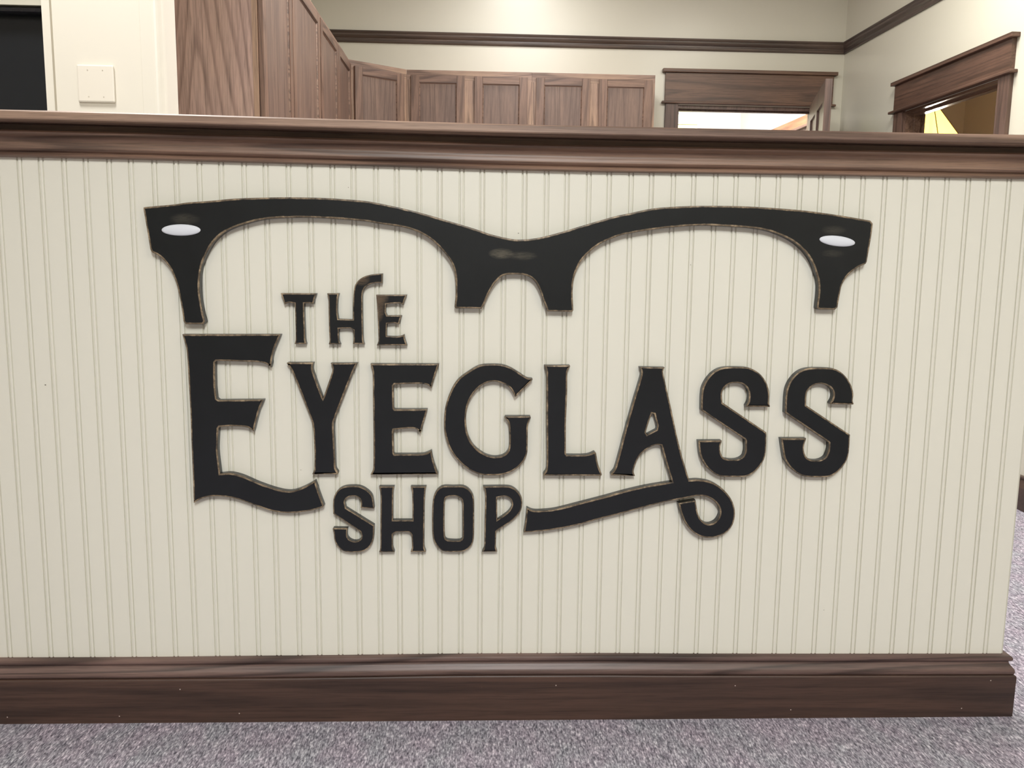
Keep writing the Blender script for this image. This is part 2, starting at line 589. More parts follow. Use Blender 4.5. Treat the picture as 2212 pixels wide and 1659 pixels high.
for x, z, r in [(0.0215, 0.692, 0.0016), (0.9357, 0.9960, 0.0011), (0.5402, 0.5325, 0.0010), (0.5093, 0.5250, 0.0008), (1.2740, 0.9400, 0.0009), (1.5860, 0.2300, 0.0009), (0.6100, 1.0770, 0.0009)]:
    bm = bmesh.new()
    bmesh.ops.create_circle(bm, cap_ends=True, segments=6, radius=r, matrix=Matrix.Translation((x, -0.0009, z)) @ Matrix.Rotation(math.pi / 2, 4, 'X') @ Matrix.Diagonal((1, 0.6, 1, 1)))
    me = bpy.data.meshes.new('paint_chip')
    bm.to_mesh(me)
    bm.free()
    link('paint_chip', me, M_chip, wf)

# ------------------------------------------------------------------ half wall trim
NX = 44
xsx = [XW + (XE - XW) * i / NX for i in range(NX + 1)]
path = [(x, 0.0) for x in xsx] + [(XE, 0.12)]
# cap board
verts, faces = [], []
prof = [(-0.070, -0.0155), (-0.0715, -0.0135), (-0.0715, -0.0025), (-0.069, 0.0), (0.185, 0.0), (0.185, -0.016)]
cx = xsx + [XE + 0.072]
for x in cx:
    for y, z in prof:
        verts.append((x, y, z + cap_z(x)))
k = len(prof)
for i in range(len(cx) - 1):
    for j in range(k):
        faces.append((i * k + j, (i + 1) * k + j, (i + 1) * k + (j + 1) % k, i * k + (j + 1) % k))
faces.append(tuple(range(k)))
faces.append(tuple((len(cx) - 1) * k + j for j in reversed(range(k))))
me = bpy.data.meshes.new('trim_1')
me.from_pydata(verts, [], faces)
bm = bmesh.new()
bm.from_mesh(me)
bmesh.ops.recalc_face_normals(bm, faces=bm.faces)
bm.to_mesh(me)
bm.free()
cap = link('trim_1', me, M_cap)
tag(cap, 'dark stained oak cap board along the top of the half wall', kind='structure')
cp = [(-0.004, 0.0), (0.0095, 0.0005), (0.0125, 0.0025), (0.0130, 0.0050), (0.0115, 0.0076), (0.0088, 0.0088),
      (0.0092, 0.0100), (0.0150, 0.0122), (0.0178, 0.0155), (0.0178, 0.0190), (0.0160, 0.0235), (0.0148, 0.0275),
      (0.0155, 0.0315), (0.0190, 0.0355), (0.0250, 0.0385), (0.0310, 0.0405), (0.0330, 0.0430), (0.0310, 0.0458),
      (0.0240, 0.0466), (0.0015, 0.0468), (0.0015, 0.0600), (-0.004, 0.0600)]


def crown_map(x):
    b = crown_z(x)
    top = cap_z(x) - 0.0155 - b
    return lambda z: b + (z * (top / 0.060) - z) if z > 0.055 else b


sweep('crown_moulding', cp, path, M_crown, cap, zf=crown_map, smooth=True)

bb = [(-0.002, 0.0), (0.0205, 0.0), (0.0210, 0.0880), (0.0206, 0.0903), (0.0190, 0.0922), (0.0165, 0.0930), (-0.002, 0.0930)]
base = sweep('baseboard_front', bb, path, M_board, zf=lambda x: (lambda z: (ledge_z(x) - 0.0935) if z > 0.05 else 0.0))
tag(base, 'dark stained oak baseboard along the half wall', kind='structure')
bp = [(-0.002, 0.0), (0.0150, 0.0), (0.0172, 0.0016), (0.0184, 0.0055), (0.0176, 0.0105), (0.0150, 0.0150), (0.0115, 0.0190),
      (0.0092, 0.0225), (0.0085, 0.0262), (0.0088, 0.0272), (0.0120, 0.0282), (0.0140, 0.0310), (0.0142, 0.0345), (0.0125, 0.0380),
      (0.0090, 0.0396), (-0.002, 0.0400)]


def bm_map(x):
    a, b = ledge_z(x) - 0.0008, base_z(x)
    return lambda z: a + z * ((b - a) / 0.040) - z


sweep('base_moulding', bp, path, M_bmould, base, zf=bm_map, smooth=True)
for x, z in [(-0.0848, 0.0154), (0.1378, 0.0157), (0.2615, 0.0729), (0.3787, 0.0199), (1.0263, 0.0767), (1.4005, 0.0738),
             (1.5211, 0.0194), (1.9446, 0.0819), (1.8873, 0.0199)]:
    bm = bmesh.new()
    bmesh.ops.create_circle(bm, cap_ends=True, segments=8, radius=0.0013, matrix=Matrix.Translation((x, -0.0213, z)) @ Matrix.Rotation(math.pi / 2, 4, 'X'))
    me = bpy.data.meshes.new('nail_filler')
    bm.to_mesh(me)
    bm.free()
    link('nail_filler', me, M_filler, base)

# ------------------------------------------------------------------ the sign
LET = {"big_e":[[[2918,7945,0],[4790,7965,0],[4693,7747,1],[4628,7548,1],[4588,7318,0],[4504,7383,1],[4367,7417,1],[4045,7426,1],[3551,7437,0],[3521,7409,0],[3515,7186,0],[3511,6927,0],[3527,6703,0],[3565,6673,0],[4435,6686,0],[4354,6508,1],[4290,6293,1],[4226,6053,0],[4123,6124,1],[3984,6147,1],[3775,6153,1],[3566,6137,0],[3546,6108,0],[3525,5881,1],[3515,5640,1],[3549,5205,0],[3746,5218,1],[3978,5159,1],[4303,5014,1],[4653,4893,1],[4911,4857,1],[5149,4931,1],[5399,5072,0],[5466,4847,1],[5563,4557,0],[5532,4522,0],[5281,4453,1],[4901,4407,1],[4571,4439,1],[4243,4548,1],[3917,4670,1],[3661,4731,1],[3356,4742,1],[3167,4692,1],[3011,4606,0],[3015,5155,0],[3012,5878,0],[3014,6474,1],[3003,7064,1],[2987,7649,1]]],"the_t":[[[4804,8753,0],[5485,8758,0],[5449,8655,1],[5422,8551,0],[5364,8567,1],[5247,8562,0],[5246,8291,0],[5252,8032,0],[5256,7863,1],[5273,7779,0],[5047,7777,0],[5066,7848,1],[5072,8030,0],[5071,8289,0],[5068,8560,0],[4955,8571,1],[4872,8542,0],[4842,8647,1]]],"the_h":[[[5685,8760,0],[5915,8766,0],[5894,8686,1],[5881,8428,1],[5896,8273,0],[6175,8266,0],[6177,8431,0],[6182,8612,1],[6197,8818,1],[6241,8960,1],[6357,9070,1],[6524,9130,1],[6752,9156,0],[6747,8966,0],[6651,8972,1],[6497,8937,1],[6400,8859,1],[6366,8730,1],[6363,8434,0],[6366,8045,0],[6371,7862,1],[6389,7787,0],[6166,7788,0],[6183,7860,1],[6185,8056,0],[6115,8091,1],[5902,8081,0],[5905,7857,1],[5930,7782,0],[5700,7779,0],[5722,7855,1],[5712,8037,0],[5710,8426,0],[5709,8684,1]]],"the_e":[[[6624,8746,0],[7213,8754,0],[7177,8663,1],[7144,8549,0],[7086,8584,1],[6957,8583,1],[6815,8564,0],[6808,8413,0],[6833,8351,0],[7116,8354,0],[7085,8274,1],[7059,8176,0],[6981,8201,1],[6832,8189,0],[6825,8050,0],[6824,7952,0],[7019,7947,1],[7110,7961,1],[7159,7988,0],[7181,7884,1],[7217,7773,0],[6626,7767,0],[6662,7852,1],[6659,8048,0],[6647,8437,0],[6636,8643,1]]],"y":[[[4890,7404,0],[4905,7419,0],[5410,7424,0],[5393,7335,1],[5406,7228,1],[5579,6720,0],[5762,7246,1],[5771,7339,1],[5737,7415,0],[6256,7423,0],[6178,7266,1],[5841,6412,0],[5780,6240,0],[5778,6083,0],[5796,5612,0],[5807,5327,1],[5852,5240,0],[5842,5200,0],[5340,5198,0],[5380,5293,1],[5393,5610,0],[5381,6081,0],[5363,6237,0],[5337,6315,0],[5021,7178,0],[4963,7301,1]]],"eye_e":[[[6506,7410,0],[7836,7419,0],[7783,7249,1],[7730,7079,1],[7692,6936,0],[7600,7003,1],[7463,7022,1],[6974,7007,0],[6954,6979,0],[6957,6537,0],[6972,6516,0],[7613,6521,0],[7570,6361,1],[7523,6204,1],[7477,6031,0],[7400,6117,1],[7246,6132,1],[6954,6103,0],[6947,6067,0],[6952,5633,0],[6967,5613,0],[7508,5621,1],[7616,5653,1],[7693,5693,0],[7732,5495,1],[7826,5208,0],[6486,5195,0],[6541,5330,1],[6552,6088,0],[6548,6712,0],[6545,7254,1]]],"g":[[[9669,7148,0],[9556,7166,1],[9398,7265,1],[9240,7358,1],[9083,7411,1],[8880,7425,1],[8630,7399,1],[8413,7279,1],[8196,7104,1],[8057,6866,1],[7964,6580,1],[7937,6309,1],[7958,6021,1],[8061,5716,1],[8220,5490,1],[8427,5313,1],[8650,5208,1],[8904,5188,1],[9158,5218,1],[9364,5317,1],[9520,5480,1],[9589,5643,1],[9597,5837,1],[9596,6160,1],[9610,6272,1],[9651,6360,0],[9640,6396,0],[9140,6392,0],[9128,6365,0],[9200,6269,1],[9226,6077,1],[9229,5835,1],[9207,5706,1],[9121,5608,1],[8963,5572,1],[8805,5598,1],[8646,5687,1],[8502,5831,1],[8406,6040,1],[8373,6264,1],[8380,6471,1],[8433,6679,1],[8541,6870,1],[8696,7014,1],[8883,7078,1],[9040,7056,1],[9182,6994,1],[9262,6907,1],[9326,6781,0],[9342,6773,0],[9670,7117,0]]],"l":[[[9900,7411,0],[10399,7416,0],[10407,7392,0],[10358,7281,1],[10361,6885,1],[10350,6245,0],[10364,5647,0],[10386,5615,0],[10697,5616,1],[10824,5633,1],[10935,5683,0],[10967,5658,0],[11013,5439,1],[11097,5218,0],[11085,5191,0],[9921,5189,0],[9920,5222,0],[9974,5320,1],[9980,5596,0],[9957,6403,0],[9942,7198,0],[9939,7309,1]]],"a":[[[11783,7397,0],[12278,7393,0],[12252,7306,1],[12288,7146,1],[12436,6595,0],[12573,6039,0],[12709,5571,0],[12868,5112,0],[13077,5120,1],[13336,5066,1],[13578,4912,1],[13752,4698,1],[13830,4459,1],[13801,4194,1],[13646,4001,1],[13391,3909,1],[13130,3940,1],[12912,4096,1],[12760,4337,1],[12659,4635,0],[13014,4696,0],[13059,4481,1],[13112,4337,1],[13211,4229,1],[13330,4201,1],[13456,4266,1],[13520,4410,1],[13490,4554,1],[13378,4685,1],[13210,4768,1],[13045,4784,1],[13016,4778,1],[12714,4719,1],[12368,4647,1],[11937,4534,1],[11506,4411,1],[11075,4298,1],[10645,4175,1],[10213,4084,1],[9890,4039,1],[9544,4012,0],[9573,4239,1],[9600,4528,0],[9731,4473,1],[9946,4473,1],[10204,4507,1],[10634,4620,1],[11170,4765,1],[11599,4888,1],[12029,4990,1],[12514,5073,0],[12390,5429,1],[12270,5815,0],[12166,5826,1],[12007,5755,1],[11850,5614,1],[11775,5449,1],[11735,5284,1],[11768,5190,0],[11282,5200,0],[11274,5235,0],[11345,5330,1],[11413,5588,1],[11534,6126,0],[11675,6705,0],[11802,7188,1],[11814,7302,1]],
[[12057,6465,0],[12101,6454,0],[12174,6223,0],[12161,6141,0],[11978,6042,0],[11949,6086,0],[12010,6314,0]]],"s1":[[[13493,7407,1],[13885,7410,1],[14045,7369,1],[14208,7261,1],[14327,7105,1],[14393,6917,1],[14402,6695,1],[14429,6632,0],[14418,6612,0],[13951,6610,0],[13939,6637,0],[13981,6724,1],[13985,6866,1],[13948,6976,1],[13856,7062,1],[13713,7092,1],[13573,7064,1],[13475,6972,1],[13449,6862,1],[13468,6696,0],[14383,6099,0],[14390,6043,1],[14396,5722,1],[14366,5544,1],[14264,5366,1],[14127,5236,1],[13970,5179,1],[13523,5185,1],[13360,5249,1],[13194,5394,1],[13074,5586,1],[13031,5763,1],[13012,5922,0],[13487,5928,0],[13488,5893,0],[13464,5797,1],[13474,5701,1],[13535,5580,1],[13665,5541,1],[13824,5545,1],[13935,5607,1],[13971,5719,1],[13963,5928,0],[13946,5952,0],[13055,6527,0],[13039,6543,0],[13034,6827,1],[13057,7016,1],[13158,7205,1],[13308,7347,1]]],"s2":[[[15193,7408,1],[15604,7407,1],[15766,7362,1],[15925,7237,1],[16040,7072,1],[16100,6899,1],[16097,6756,1],[16123,6693,0],[16108,6673,0],[15645,6681,0],[15639,6705,0],[15685,6800,1],[15688,6911,1],[15631,7006,1],[15516,7068,1],[15388,7086,1],[15264,7042,1],[15167,6939,1],[15151,6812,1],[15158,6654,0],[16092,6061,0],[16090,6021,1],[16093,5747,1],[16066,5553,1],[15966,5374,1],[15814,5235,1],[15656,5181,1],[15286,5184,1],[15089,5240,1],[14904,5385,1],[14781,5563,1],[14730,5756,1],[14685,5980,0],[15200,5983,0],[15197,5951,0],[15171,5855,1],[15171,5726,1],[15245,5581,1],[15376,5533,1],[15520,5542,1],[15628,5615,1],[15669,5761,1],[15666,5890,0],[15640,5914,0],[14767,6476,0],[14734,6500,0],[14729,6840,1],[14755,7030,1],[14842,7204,1],[14992,7347,1]]],"sh_s":[[[6008,4955,1],[6250,4956,1],[6398,4889,1],[6509,4774,1],[6542,4638,1],[6556,4512,0],[6544,4497,0],[6283,4512,0],[6288,4657,1],[6229,4730,1],[6136,4747,1],[6033,4724,1],[5976,4646,1],[5993,4511,0],[6551,4152,0],[6539,3898,1],[6482,3741,1],[6368,3633,1],[6217,3593,1],[5972,3603,1],[5842,3691,1],[5759,3838,1],[5743,3995,1],[5722,4077,0],[5735,4096,0],[6025,4093,0],[6011,3995,1],[6023,3897,1],[6088,3839,1],[6181,3819,1],[6266,3858,1],[6299,3927,1],[6274,4019,0],[5739,4388,0],[5739,4617,1],[5773,4771,1],[5868,4897,1]]],"sh_h":[[[6651,4952,0],[6955,4953,0],[6936,4872,1],[6929,4562,0],[6927,4260,0],[7313,4261,0],[7313,4563,0],[7305,4873,1],[7280,4954,0],[7589,4955,0],[7573,4893,1],[7554,4564,0],[7548,3781,0],[7554,3683,1],[7582,3600,0],[7273,3600,0],[7302,3683,1],[7293,3958,0],[7237,4011,1],[6992,4010,1],[6922,3967,0],[6921,3702,1],[6952,3594,0],[6641,3593,0],[6666,3682,1],[6673,4172,0],[6683,4755,0],[6674,4871,1]]],"sh_o":[[[7914,4958,1],[8120,4963,1],[8327,4960,1],[8459,4877,1],[8536,4722,1],[8548,4371,1],[8543,3881,1],[8487,3723,1],[8354,3620,1],[8183,3598,1],[7937,3614,1],[7804,3722,1],[7728,3880,1],[7705,4174,1],[7717,4661,1],[7783,4855,1]],
[[7971,4710,1],[8027,4746,1],[8140,4759,1],[8234,4736,1],[8301,4673,1],[8312,4371,1],[8315,3900,1],[8258,3841,1],[8012,3851,1],[7964,3909,1],[7953,4370,1]]],"sh_p":[[[8719,4961,0],[9232,4963,1],[9384,4890,1],[9490,4744,1],[9511,4588,1],[9466,4432,1],[9355,4295,1],[9204,4177,1],[9072,4088,1],[8997,4029,0],[8991,3703,1],[9021,3605,0],[8712,3604,0],[8753,3703,1],[8758,4176,0],[8766,4761,0],[8751,4897,1]],
[[9004,4733,0],[9159,4753,1],[9263,4705,1],[9303,4588,1],[9239,4451,1],[9126,4353,1],[9013,4274,0]]],"frame":[[[2300,10324,0],[2333,10334,0],[2890,10393,1],[3109,10429,1],[3547,10468,1],[3986,10515,1],[4534,10544,1],[5083,10559,1],[5744,10553,1],[6406,10516,1],[6700,10473,1],[7144,10386,1],[7589,10283,1],[8037,10158,1],[8486,10033,1],[8824,9927,1],[9163,9854,1],[9389,9836,1],[9728,9874,1],[10178,9992,1],[10628,10133,1],[11190,10301,1],[11490,10368,1],[11942,10465,1],[12623,10520,1],[13538,10535,1],[14228,10513,1],[14922,10468,1],[15621,10386,1],[16185,10303,0],[16240,10243,0],[16229,10017,1],[16173,9506,0],[16152,9467,0],[15994,9389,1],[15817,9238,1],[15713,9054,1],[15680,8847,1],[15653,8616,0],[15605,8565,0],[15287,8566,0],[15238,8600,0],[15246,9025,1],[15142,9366,1],[15011,9592,1],[14838,9770,1],[14608,9920,1],[14254,10055,1],[13904,10117,1],[13443,10143,1],[12868,10156,1],[12298,10110,1],[11843,10047,1],[11503,9986,1],[11315,9943,1],[10978,9803,1],[10755,9643,1],[10555,9416,1],[10448,9144,1],[10420,8872,1],[10441,8497,0],[10419,8462,0],[9937,8468,0],[9865,8638,1],[9792,8841,1],[9698,9021,1],[9582,9121,1],[9445,9164,1],[9218,9168,1],[9059,9137,1],[8925,9011,1],[8813,8829,1],[8702,8578,1],[8657,8503,0],[8157,8504,0],[8134,8537,0],[8155,8843,1],[8131,9203,1],[8040,9426,1],[7881,9624,1],[7679,9810,1],[7433,9946,1],[7143,10034,1],[6698,10093,1],[6402,10137,1],[5738,10177,1],[5185,10184,1],[4590,10148,1],[4191,10054,1],[3858,9928,1],[3633,9760,1],[3471,9538,1],[3340,9249,1],[3289,8937,1],[3291,8670,1],[3331,8379,1],[3369,8199,0],[3334,8142,0],[3000,8139,0],[2958,8194,0],[2934,8441,1],[2890,8732,1],[2834,8976,1],[2734,9218,1],[2566,9415,1],[2416,9496,0],[2390,9555,0],[2347,9916,1],[2298,10285,0]]]}


def smooth_loop(pts):
    n = len(pts)
    out = []
    for i in range(n):
        p0, p1, p2, p3 = pts[i - 1], pts[i], pts[(i + 1) % n], pts[(i + 2) % n]
        a, b = Vector(p1[:2]), Vector(p2[:2])
        L = (b - a).length
        out.append(a)
        if not (p1[2] or p2[2]):
            continue
        k = max(2, min(10, int(L / 32)))
        ta = (b - Vector(p0[:2])) * 0.5 if p1[2] else (b - a)
        tb = (Vector(p3[:2]) - a) * 0.5 if p2[2] else (b - a)
        # keep tangents in scale with this segment
        if ta.length > 0:
            ta = ta.normalized() * min(ta.length, L * 1.1)
        if tb.length > 0:
            tb = tb.normalized() * min(tb.length, L * 1.1)
        for s in range(1, k):
            t = s / k
            h1 = 2 * t ** 3 - 3 * t ** 2 + 1
            h2 = t ** 3 - 2 * t ** 2 + t
            h3 = -2 * t ** 3 + 3 * t ** 2
            h4 = t ** 3 - t ** 2
            out.append(a * h1 + ta * h2 + b * h3 + tb * h4)
    # drop near duplicates
    res = []
    for p in out:
        if not res or (p - res[-1]).length > 4:
            res.append(p)
    if (res[0] - res[-1]).length <= 4:
        res.pop()
    return [p * 1e-4 for p in res]


def signed(l):
    return sum(l[i - 1].x * l[i].y - l[i].x * l[i - 1].y for i in range(len(l))) / 2


def inset(l, d):
    n = len(l)
    out = []
    for i in range(n):
        a = (l[i] - l[i - 1]).normalized()
        b = (l[(i + 1) % n] - l[i]).normalized()
        na, nb = Vector((-a.y, a.x)), Vector((-b.y, b.x))
        v = na + nb
        if v.length < 1e-4:
            v = na
        else:
            v = v / max(v.dot(na), 0.55 * v.length) if v.dot(na) > 0 else na
        # v now has unit projection on the edge normals (limited at sharp tips)
        if v.length > 1.8:
            v = v.normalized() * 1.8
        out.append(l[i] + v * d)
    return out


def sign_piece(name, key, m, thick=0.016, r=0.0022, lip=0.0030, label='', cat='letter', group=None):
    loops = [smooth_loop(l) for l in LET[key]]
    if signed(loops[0]) < 0:
        loops[0] = loops[0][::-1]
    for h in range(1, len(loops)):
        if signed(loops[h]) > 0:
            loops[h] = loops[h][::-1]
    xs = [p.x for p in loops[0]]
    zs = [p.y for p in loops[0]]
    c = Vector(((min(xs) + max(xs)) / 2, min(zs)))
    rings = [(0.0, 0.0, 0.34), (0.0, thick - r, 0.44), (r * 0.12, thick - r * 0.5, 0.85), (r * 0.5, thick - r * 0.12, 1.0), (r, thick, 0.95),
             (r + lip * 0.45, thick, 0.55), (r + lip, thick, 0.0)]
    verts, faces, wear = [], [], []
    inner = []
    for l in loops:
        n = len(l)
        st = len(verts)
        for off, dep, wv in rings:
            for p in inset(l, off):
                verts.append((p.x - c.x, -dep, p.y - c.y))
                wear.append(wv)
        for k in range(len(rings) - 1):
            for i in range(n):
                j = (i + 1) % n
                faces.append((st + k * n + i, st + k * n + j, st + (k + 1) * n + j, st + (k + 1) * n + i))
        inner.append((st + (len(rings) - 1) * n, n, st))
    polys = [[Vector((verts[s + i][0], verts[s + i][2], 0)) for i in range(n)] for s, n, _ in inner]
    idx = [s + i for s, n, _ in inner for i in range(n)]
    for t in tessellate_polygon(polys):
        faces.append(tuple(idx[i] for i in t))
    bidx = [s0 + i for s, n, s0 in inner for i in range(n)]
    polys = [[Vector((verts[s0 + i][0], verts[s0 + i][2], 0)) for i in range(n)] for s, n, s0 in inner]
    for t in tessellate_polygon(polys):
        faces.append(tuple(bidx[i] for i in reversed(t)))
    me = bpy.data.meshes.new(name)
    me.from_pydata(verts, [], faces)
    at = me.attributes.new('wear', 'FLOAT', 'POINT')
    for i, wv in enumerate(wear):
        at.data[i].value = wv
    bm = bmesh.new()
    bm.from_mesh(me)
    bmesh.ops.recalc_face_normals(bm, faces=bm.faces)
    bm.to_mesh(me)
    bm.free()
    o = link(name, me, m)
    o.location = (c.x, -0.0004, c.y)
    tag(o, label, cat, group)
    return o, c


def lc(key):
    """object origin of a sign piece, to place its spots"""
    l = smooth_loop(LET[key][0])
    return (min(p.x for p in l) + max(p.x for p in l)) / 2, min(p.y for p in l)


GREY, BRN = lin(112, 106, 92), lin(96, 80, 64)
fx, fz = lc('frame')
M_frame = sign_mat('sanded_black_frame', [(0.9027 - fx, 0.9563 - fz, 0.026, 0.011, 0.8, GREY), (0.943 - fx, 0.953 - fz, 0.030, 0.009, 0.45, GREY),
                                          (0.3062 - fx, 1.012 - fz, 0.030, 0.012, 0.30, GREY), (1.5472 - fx, 1.0105 - fz, 0.026, 0.010, 0.28, GREY),
                                          (1.548 - fx, 0.966 - fz, 0.024, 0.008, 0.22, GREY)])  # streaky grey patches at the bridge and near the rivets
ex, ez = lc('the_e')
M_smalle = sign_mat('sanded_black_small_e', [(0.668 - ex, 0.871 - ez, 0.020, 0.020, 1.6, BRN), (0.666 - ex, 0.848 - ez, 0.013, 0.028, 1.5, BRN)])
hx, hz = lc('the_h')
M_smallh = sign_mat('sanded_black_small_h', [(0.634 - hx, 0.905 - hz, 0.018, 0.014, 1.3, BRN)])
M_sign = sign_mat('sanded_black_letter')
frame, fc = sign_piece('eyeglass_frame_sign', 'frame', M_frame, 0.018, 0.0022, 0.0028,
                       'wide black wooden eyeglass brow frame mounted above the letters', 'sign')
for x, z, a, b, rz in ((0.2985, 0.9917, 0.0373, 0.0108, 1.0), (1.5555, 0.9899, 0.0366, 0.0101, -5.5)):
    bm = bmesh.new()
    bmesh.ops.create_uvsphere(bm, u_segments=32, v_segments=12, radius=1.0)
    bmesh.ops.delete(bm, geom=[v for v in bm.verts if v.co.z < -0.05], context='VERTS')
    M4 = Matrix.Translation((x - fc.x, -0.0175, z - fc.y)) @ Matrix.Rotation(math.radians(-rz), 4, 'Y') @ Matrix.Rotation(math.pi / 2, 4, 'X') @ Matrix.Diagonal((a * 0.985, b, 0.0042, 1))
    bmesh.ops.transform(bm, matrix=M4, verts=bm.verts)
    me = bpy.data.meshes.new('rivet')
    for f in bm.faces:
        f.smooth = True
    bm.to_mesh(me)
    bm.free()
    link('rivet', me, M_rivet, frame)
G = 'black wooden sign letters'
for nm, key, m, lab in [
    ('letter_t', 'the_t', M_sign, 'small black letter T starting the word THE, under the frame'),
    ('letter_h', 'the_h', M_smallh, 'small black letter H of THE with a tall hooked right stem'),
    ('letter_e', 'the_e', M_smalle, 'small black letter E ending THE, paint rubbed brown at upper left'),
    ('letter_e', 'big_e', M_sign, 'largest black letter E with a curling foot, first of EYEGLASS'),
    ('letter_y', 'y', M_sign, 'black letter Y between the two large E letters'),
    ('letter_e', 'eye_e', M_sign, 'medium black letter E between the Y and the G'),
    ('letter_g', 'g', M_sign, 'large round black letter G in the middle of EYEGLASS'),
    ('letter_l', 'l', M_sign, 'black letter L between the G and the A'),
    ('letter_a', 'a', M_sign, 'black letter A with a long swash looping back under the L'),
    ('letter_s', 's1', M_sign, 'large black letter S right after the A'),
    ('letter_s', 's2', M_sign, 'large black letter S at the far right end of EYEGLASS'),
    ('letter_s', 'sh_s', M_sign, 'small black letter S starting the word SHOP'),
    ('letter_h', 'sh_h', M_sign, 'small straight black letter H in the word SHOP'),
    ('letter_o', 'sh_o', M_sign, 'small oval black letter O in the word SHOP'),
    ('letter_p', 'sh_p', M_sign, 'small black letter P ending the word SHOP'),
]:
    small = key.startswith('the') or key.startswith('sh_')
    sign_piece(nm, key, m, 0.014 if small else 0.016, 0.0018 if small else 0.0022, 0.0014 if small else 0.0022, lab, 'letter')

# ------------------------------------------------------------------ blank wall plate on the pier
pl = boxes('wall_plate', [(-0.0545, 0.0545, -0.0085, 0.0, 0.0, 0.109)], M_plate, bevel=0.0045, loc=(-0.2885, 1.0535, 1.395))
tag(pl, 'square blank ivory cover plate on the cream pier', 'wall plate')
for sx in (-0.022, 0.022):
    for sz in (0.016, 0.093):
        bm = bmesh.new()
        bmesh.ops.create_cone(bm, cap_ends=True, segments=12, radius1=0.0018, radius2=0.0016, depth=0.001,
                              matrix=Matrix.Translation((sx, -0.0088, sz)) @ Matrix.Rotation(math.pi / 2, 4, 'X'))
        me = bpy.data.meshes.new('screw')
        bm.to_mesh(me)
        bm.free()
        link('screw', me, M_screw, pl)

# ------------------------------------------------------------------ cabinets
ZB, ZT = 1.32, 2.182
DT = 0.020


def member(bm, x0, x1, y0, y1, z0, z1):
    box_bm(bm, x0, x1, y0, y1, z0, z1, bevel=0.0015)


def cabinet(label, loc, rotz, width, doors, depth=0.31, side_mat=None, stile=0.055, closed=True, back=None):
    root = link('wall_cabinet', None, loc=loc, rotz=rotz)
    tag(root, label, 'cabinet', 'oak wall cabinets')
    H = ZT - ZB
    if back is None:
        boxes('cabinet_box', [(0.0, width, 0.018, depth, 0.0, H)], side_mat or M_cab_z, root)
    else:
        bm = bmesh.new()
        p = [(0, 0.018), (width, 0.018)] + back
        b_ = [bm.verts.new((x, y, 0)) for x, y in p]
        t_ = [bm.verts.new((x, y, H)) for x, y in p]
        for i in range(len(p)):
            j = (i + 1) % len(p)
            bm.faces.new((b_[i], b_[j], t_[j], t_[i]))
        bm.faces.new(b_)
        bm.faces.new(t_)
        bmesh.ops.recalc_face_normals(bm, faces=bm.faces)
        me = bpy.data.meshes.new('cabinet_box')
        bm.to_mesh(me)
        bm.free()
        link('cabinet_box', me, M_cab_z, root)
    # face frame
    edges = [0.0] + [e for d in doors for e in d] + [width]
    each('frame_rail', [(0, width, 0.0, 0.018, H - 0.062, H), (0, width, 0.0, 0.018, 0.0, 0.04)], M_cab_h, root)
    fl = []
    for a, b in zip(edges[0::2], edges[1::2]):
        fl.append((0 if a == 0.0 else a - 0.012, min(width, b + 0.012), 0.0, 0.018, 0.04, H - 0.062))
    each('frame_stile', fl, M_cab_z, root)
    for a, b in doors:
        z0, z1 = 0.02, H - 0.036
        do = link('door', None, parent=root)
        each('stile', [(a, a + stile, -DT, -0.0005, z0, z1), (b - stile, b, -DT, -0.0005, z0, z1)], M_door_z, do, 0.0015)
        each('rail', [(a + stile, b - stile, -DT, -0.0005, z1 - 0.048, z1), (a + stile, b - stile, -DT, -0.0005, z0, z0 + 0.055)], M_door_h, do, 0.0015)
        boxes('panel', [(a + stile, b - stile, -0.010, -0.002, z0 + 0.055, z1 - 0.048)], M_panel, do)
        # bevelled bead around the panel
        s0, s1, h0, h1 = a + stile, b - stile, z0 + 0.055, z1 - 0.048
        vs, fs = [], []
        for (e, y) in ((0.0, -0.0165), (0.006, -0.0102)):
            vs += [(s0 + e, y, h0 + e), (s1 - e, y, h0 + e), (s1 - e, y, h1 - e), (s0 + e, y, h1 - e)]
        for i in range(4):
            j = (i + 1) % 4
            fs.append((i, j, 4 + j, 4 + i))
        me = bpy.data.meshes.new('panel_bead')
        me.from_pydata(vs, [], fs)
        link('panel_bead', me, M_crown, do)
    return root


cabinet('nearest oak cabinet, showing its tall plain side panel', (0.035, 1.70, ZB), math.pi / 2, 1.235,
        [(0.015, 0.548), (0.560, 1.222)], side_mat=M_cab_side, depth=0.333)
cabinet('second oak cabinet on the left wall, just before the corner', (0.035, 2.937, ZB), math.pi / 2, 1.113,
        [(0.016, 0.575), (0.592, 1.085)], depth=0.333)
th = math.atan2(4.314 - 4.05, 0.378 - 0.035)
Wd = math.hypot(4.314 - 4.05, 0.378 - 0.035)
ca, sa = math.cos(th), math.sin(th)


def loc2(x, y):
    dx, dy = x - 0.035, y - 4.05
    return (dx * ca + dy * sa, -dx * sa + dy * ca)


cabinet('angled oak corner cabinet with a single door', (0.035, 4.05, ZB), th, Wd, [(0.035, Wd - 0.03)],
        back=[loc2(0.378, 4.643), loc2(-0.299, 4.643), loc2(-0.299, 4.06)])
cabinet('oak cabinet on the far wall, next to the angled corner cabinet', (0.379, 4.314, ZB), 0, 0.832,
        [(0.029, 0.385), (0.449, 0.803)], depth=0.329)
cabinet('oak cabinet on the far wall, at the end of the row next to the doorway', (1.212, 4.314, ZB), 0, 0.826,
        [(0.026, 0.388), (0.448, 0.806)], depth=0.329)

